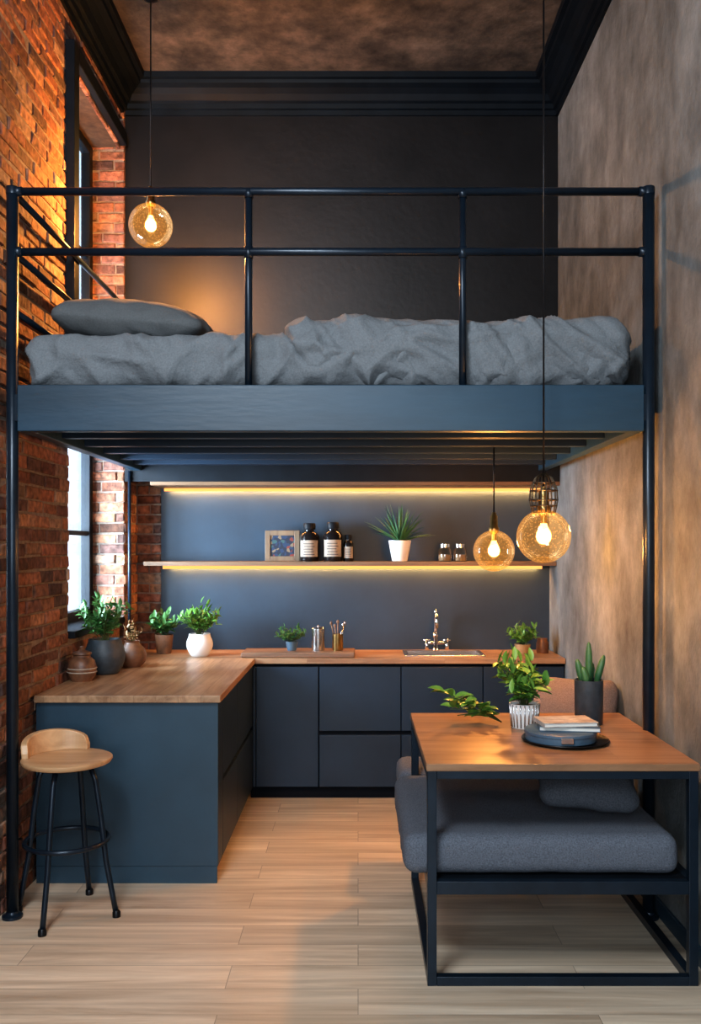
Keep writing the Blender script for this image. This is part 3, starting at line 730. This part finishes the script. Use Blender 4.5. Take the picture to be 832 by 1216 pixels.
# ------------------------------------------------------------------ pendant lamps
def pendant(name, x, y, z, r, ztop, power, chain=False):
    o = []
    o.append(tube('cord', [(x,y,z+r+.09),(x,y,ztop-.02)], .0040, 'black', 8))
    o.append(lathe('canopy', [(.001,0),(.045,0),(.045,-.012),(.02,-.025),(.001,-.026)], (x,y,ztop), 'black', 24))
    o.append(lathe('socket', [(.001,.10),(.010,.098),(.014,.085),(.020,.075),(.022,.02),(.028,.012),(.028,-.004),(.018,-.02),(.001,-.02)], (x,y,z+r), 'brass', 28))
    pf = []
    a0 = math.asin(.026/r)
    for i in range(33):
        a = a0+(math.pi-a0)*i/32; pf.append((max(1e-4,r*math.sin(a)), r*math.cos(a)))
    o.append(lathe('glass_globe', pf, (x,y,z), 'amber', 48))
    bz = z+.005
    o.append(lathe('bulb', [(.012,.055),(.016,.04),(.030,.012),(.033,-.006),(.028,-.025),(.016,-.036),(.001,-.040)], (x,y,bz), 'bulb', 28))
    o.append(lathe('bulb_neck', [(.013,r-.01),(.013,.05),(.001,.05)], (x,y,bz), 'brass', 20))
    fl = []
    for k in range(25):
        a = 2*math.pi*k/24*2; fl.append((x+.013*math.cos(a), y+.013*math.sin(a), bz-.022+.048*abs(((k*4/24)%2)-1)))
    o.append(tube('filament', fl, .0022, 'filament', 6))
    if chain:
        for k in range(16):
            a = 2*math.pi*k/16; ca, sa = math.cos(a), math.sin(a)
            pts = [(x+rr*ca, y+rr*sa, z+r+zz) for rr,zz in ((.010,.155),(.036,.135),(.056,.09),(.060,.04),(.052,.0),(.046,-.025))]
            o.append(tube('cage_wire_%d'%k, pts, .0030, 'darkbrass', 6))
        for (rr,zz) in ((.047,.112),(.058,.08),(.060,.04),(.055,.015),(.048,-.015)):
            o.append(tube('cage_ring', [(x+rr*math.cos(2*math.pi*k/28), y+rr*math.sin(2*math.pi*k/28), z+r+zz) for k in range(28)], .0030, 'darkbrass', 6, True))
    e = group(name, o)
    ld = bpy.data.lights.new(name+'_light', 'POINT'); ld.energy = power; ld.color = (1,.45,.13); ld.shadow_soft_size = .03
    lo = bpy.data.objects.new('lamp_light', ld); COL.objects.link(lo); lo.location = (x,y,bz-.005)
    lo.parent = e; lo.matrix_parent_inverse = Matrix.Translation(e.location).inverted()
pendant('pendant_lamp', -1.183, 5.20, 3.493, .124, ZC, 125)
pendant('pendant_lamp', .794, 3.90, 1.704, .115, ZC, 22, True)
pendant('pendant_lamp', .745, 5.00, 1.638, .113, 2.32, 46)

# ------------------------------------------------------------------ lights
def area(name, loc, rot, sx, sy, e, c):
    l = bpy.data.lights.new(name, 'AREA'); l.shape = 'RECTANGLE'; l.size = sx; l.size_y = sy; l.energy = e; l.color = c
    o = bpy.data.objects.new(name, l); COL.objects.link(o); o.location = loc; o.rotation_euler = rot; return o
def aim(frm, to): return (Vector(to)-Vector(frm)).to_track_quat('-Z','Y').to_euler()
area('window_daylight', (-2.6,4.9,1.75), (0,math.radians(-90),math.radians(32)), 1.3, 1.4, 480, (.74,.87,1))
area('added_front_fill', (-.7,-1.8,2.2), aim((-.7,-1.8,2.2),(0,4,.9)), 2.4, 2.4, 130, (.78,.89,1))  # added soft fill behind the camera, standing in for an unseen window
k = (-1.0,.7,4.1); area('added_key_light', k, aim(k,(.30,4.2,1.5)), 1.0, 1.0, 118, (.84,.92,1))  # added lamp high on the left, out of view, to bring out folds and rails
area('led_strip_light', (-.03,6.462,2.064), (0,0,0), 2.6, .014, 17, (1,.44,.12))
area('led_strip_light', (-.03,6.462,1.520), (0,0,0), 2.6, .014, 15, (1,.44,.12))
w = bpy.data.worlds.new('world'); SC.world = w; w.use_nodes = True; nt = w.node_tree; N, L = nt.nodes, nt.links
bg = N['Background']; bg.inputs[0].default_value = (.62,.80,1,1)
tc = N.new("ShaderNodeTexCoord"); sp = N.new("ShaderNodeSeparateXYZ"); mr = N.new("ShaderNodeMapRange")
L.new(tc.outputs["Generated"], sp.inputs[0]); L.new(sp.outputs["Y"], mr.inputs["Value"])
mr.inputs["From Min"].default_value = -.2; mr.inputs["From Max"].default_value = .3; mr.inputs["To Min"].default_value = .25; mr.inputs["To Max"].default_value = 1.8
L.new(mr.outputs[0], bg.inputs[1])

# ------------------------------------------------------------------ camera
cd = bpy.data.cameras.new('camera'); cam = bpy.data.objects.new('camera', cd); COL.objects.link(cam); SC.camera = cam
cam.location = (0,0,1.657); cam.rotation_euler = (math.radians(90),0,0)
cd.sensor_fit = 'HORIZONTAL'; cd.sensor_width = 36; cd.lens = 36*1082/832
cd.shift_x = -9/832; cd.shift_y = 42/832; cd.clip_start = .05
SC.view_settings.view_transform = 'Standard'
try: SC.view_settings.look = 'Medium High Contrast'
except Exception as ex: print('look', ex)
SC.view_settings.exposure = 0.10
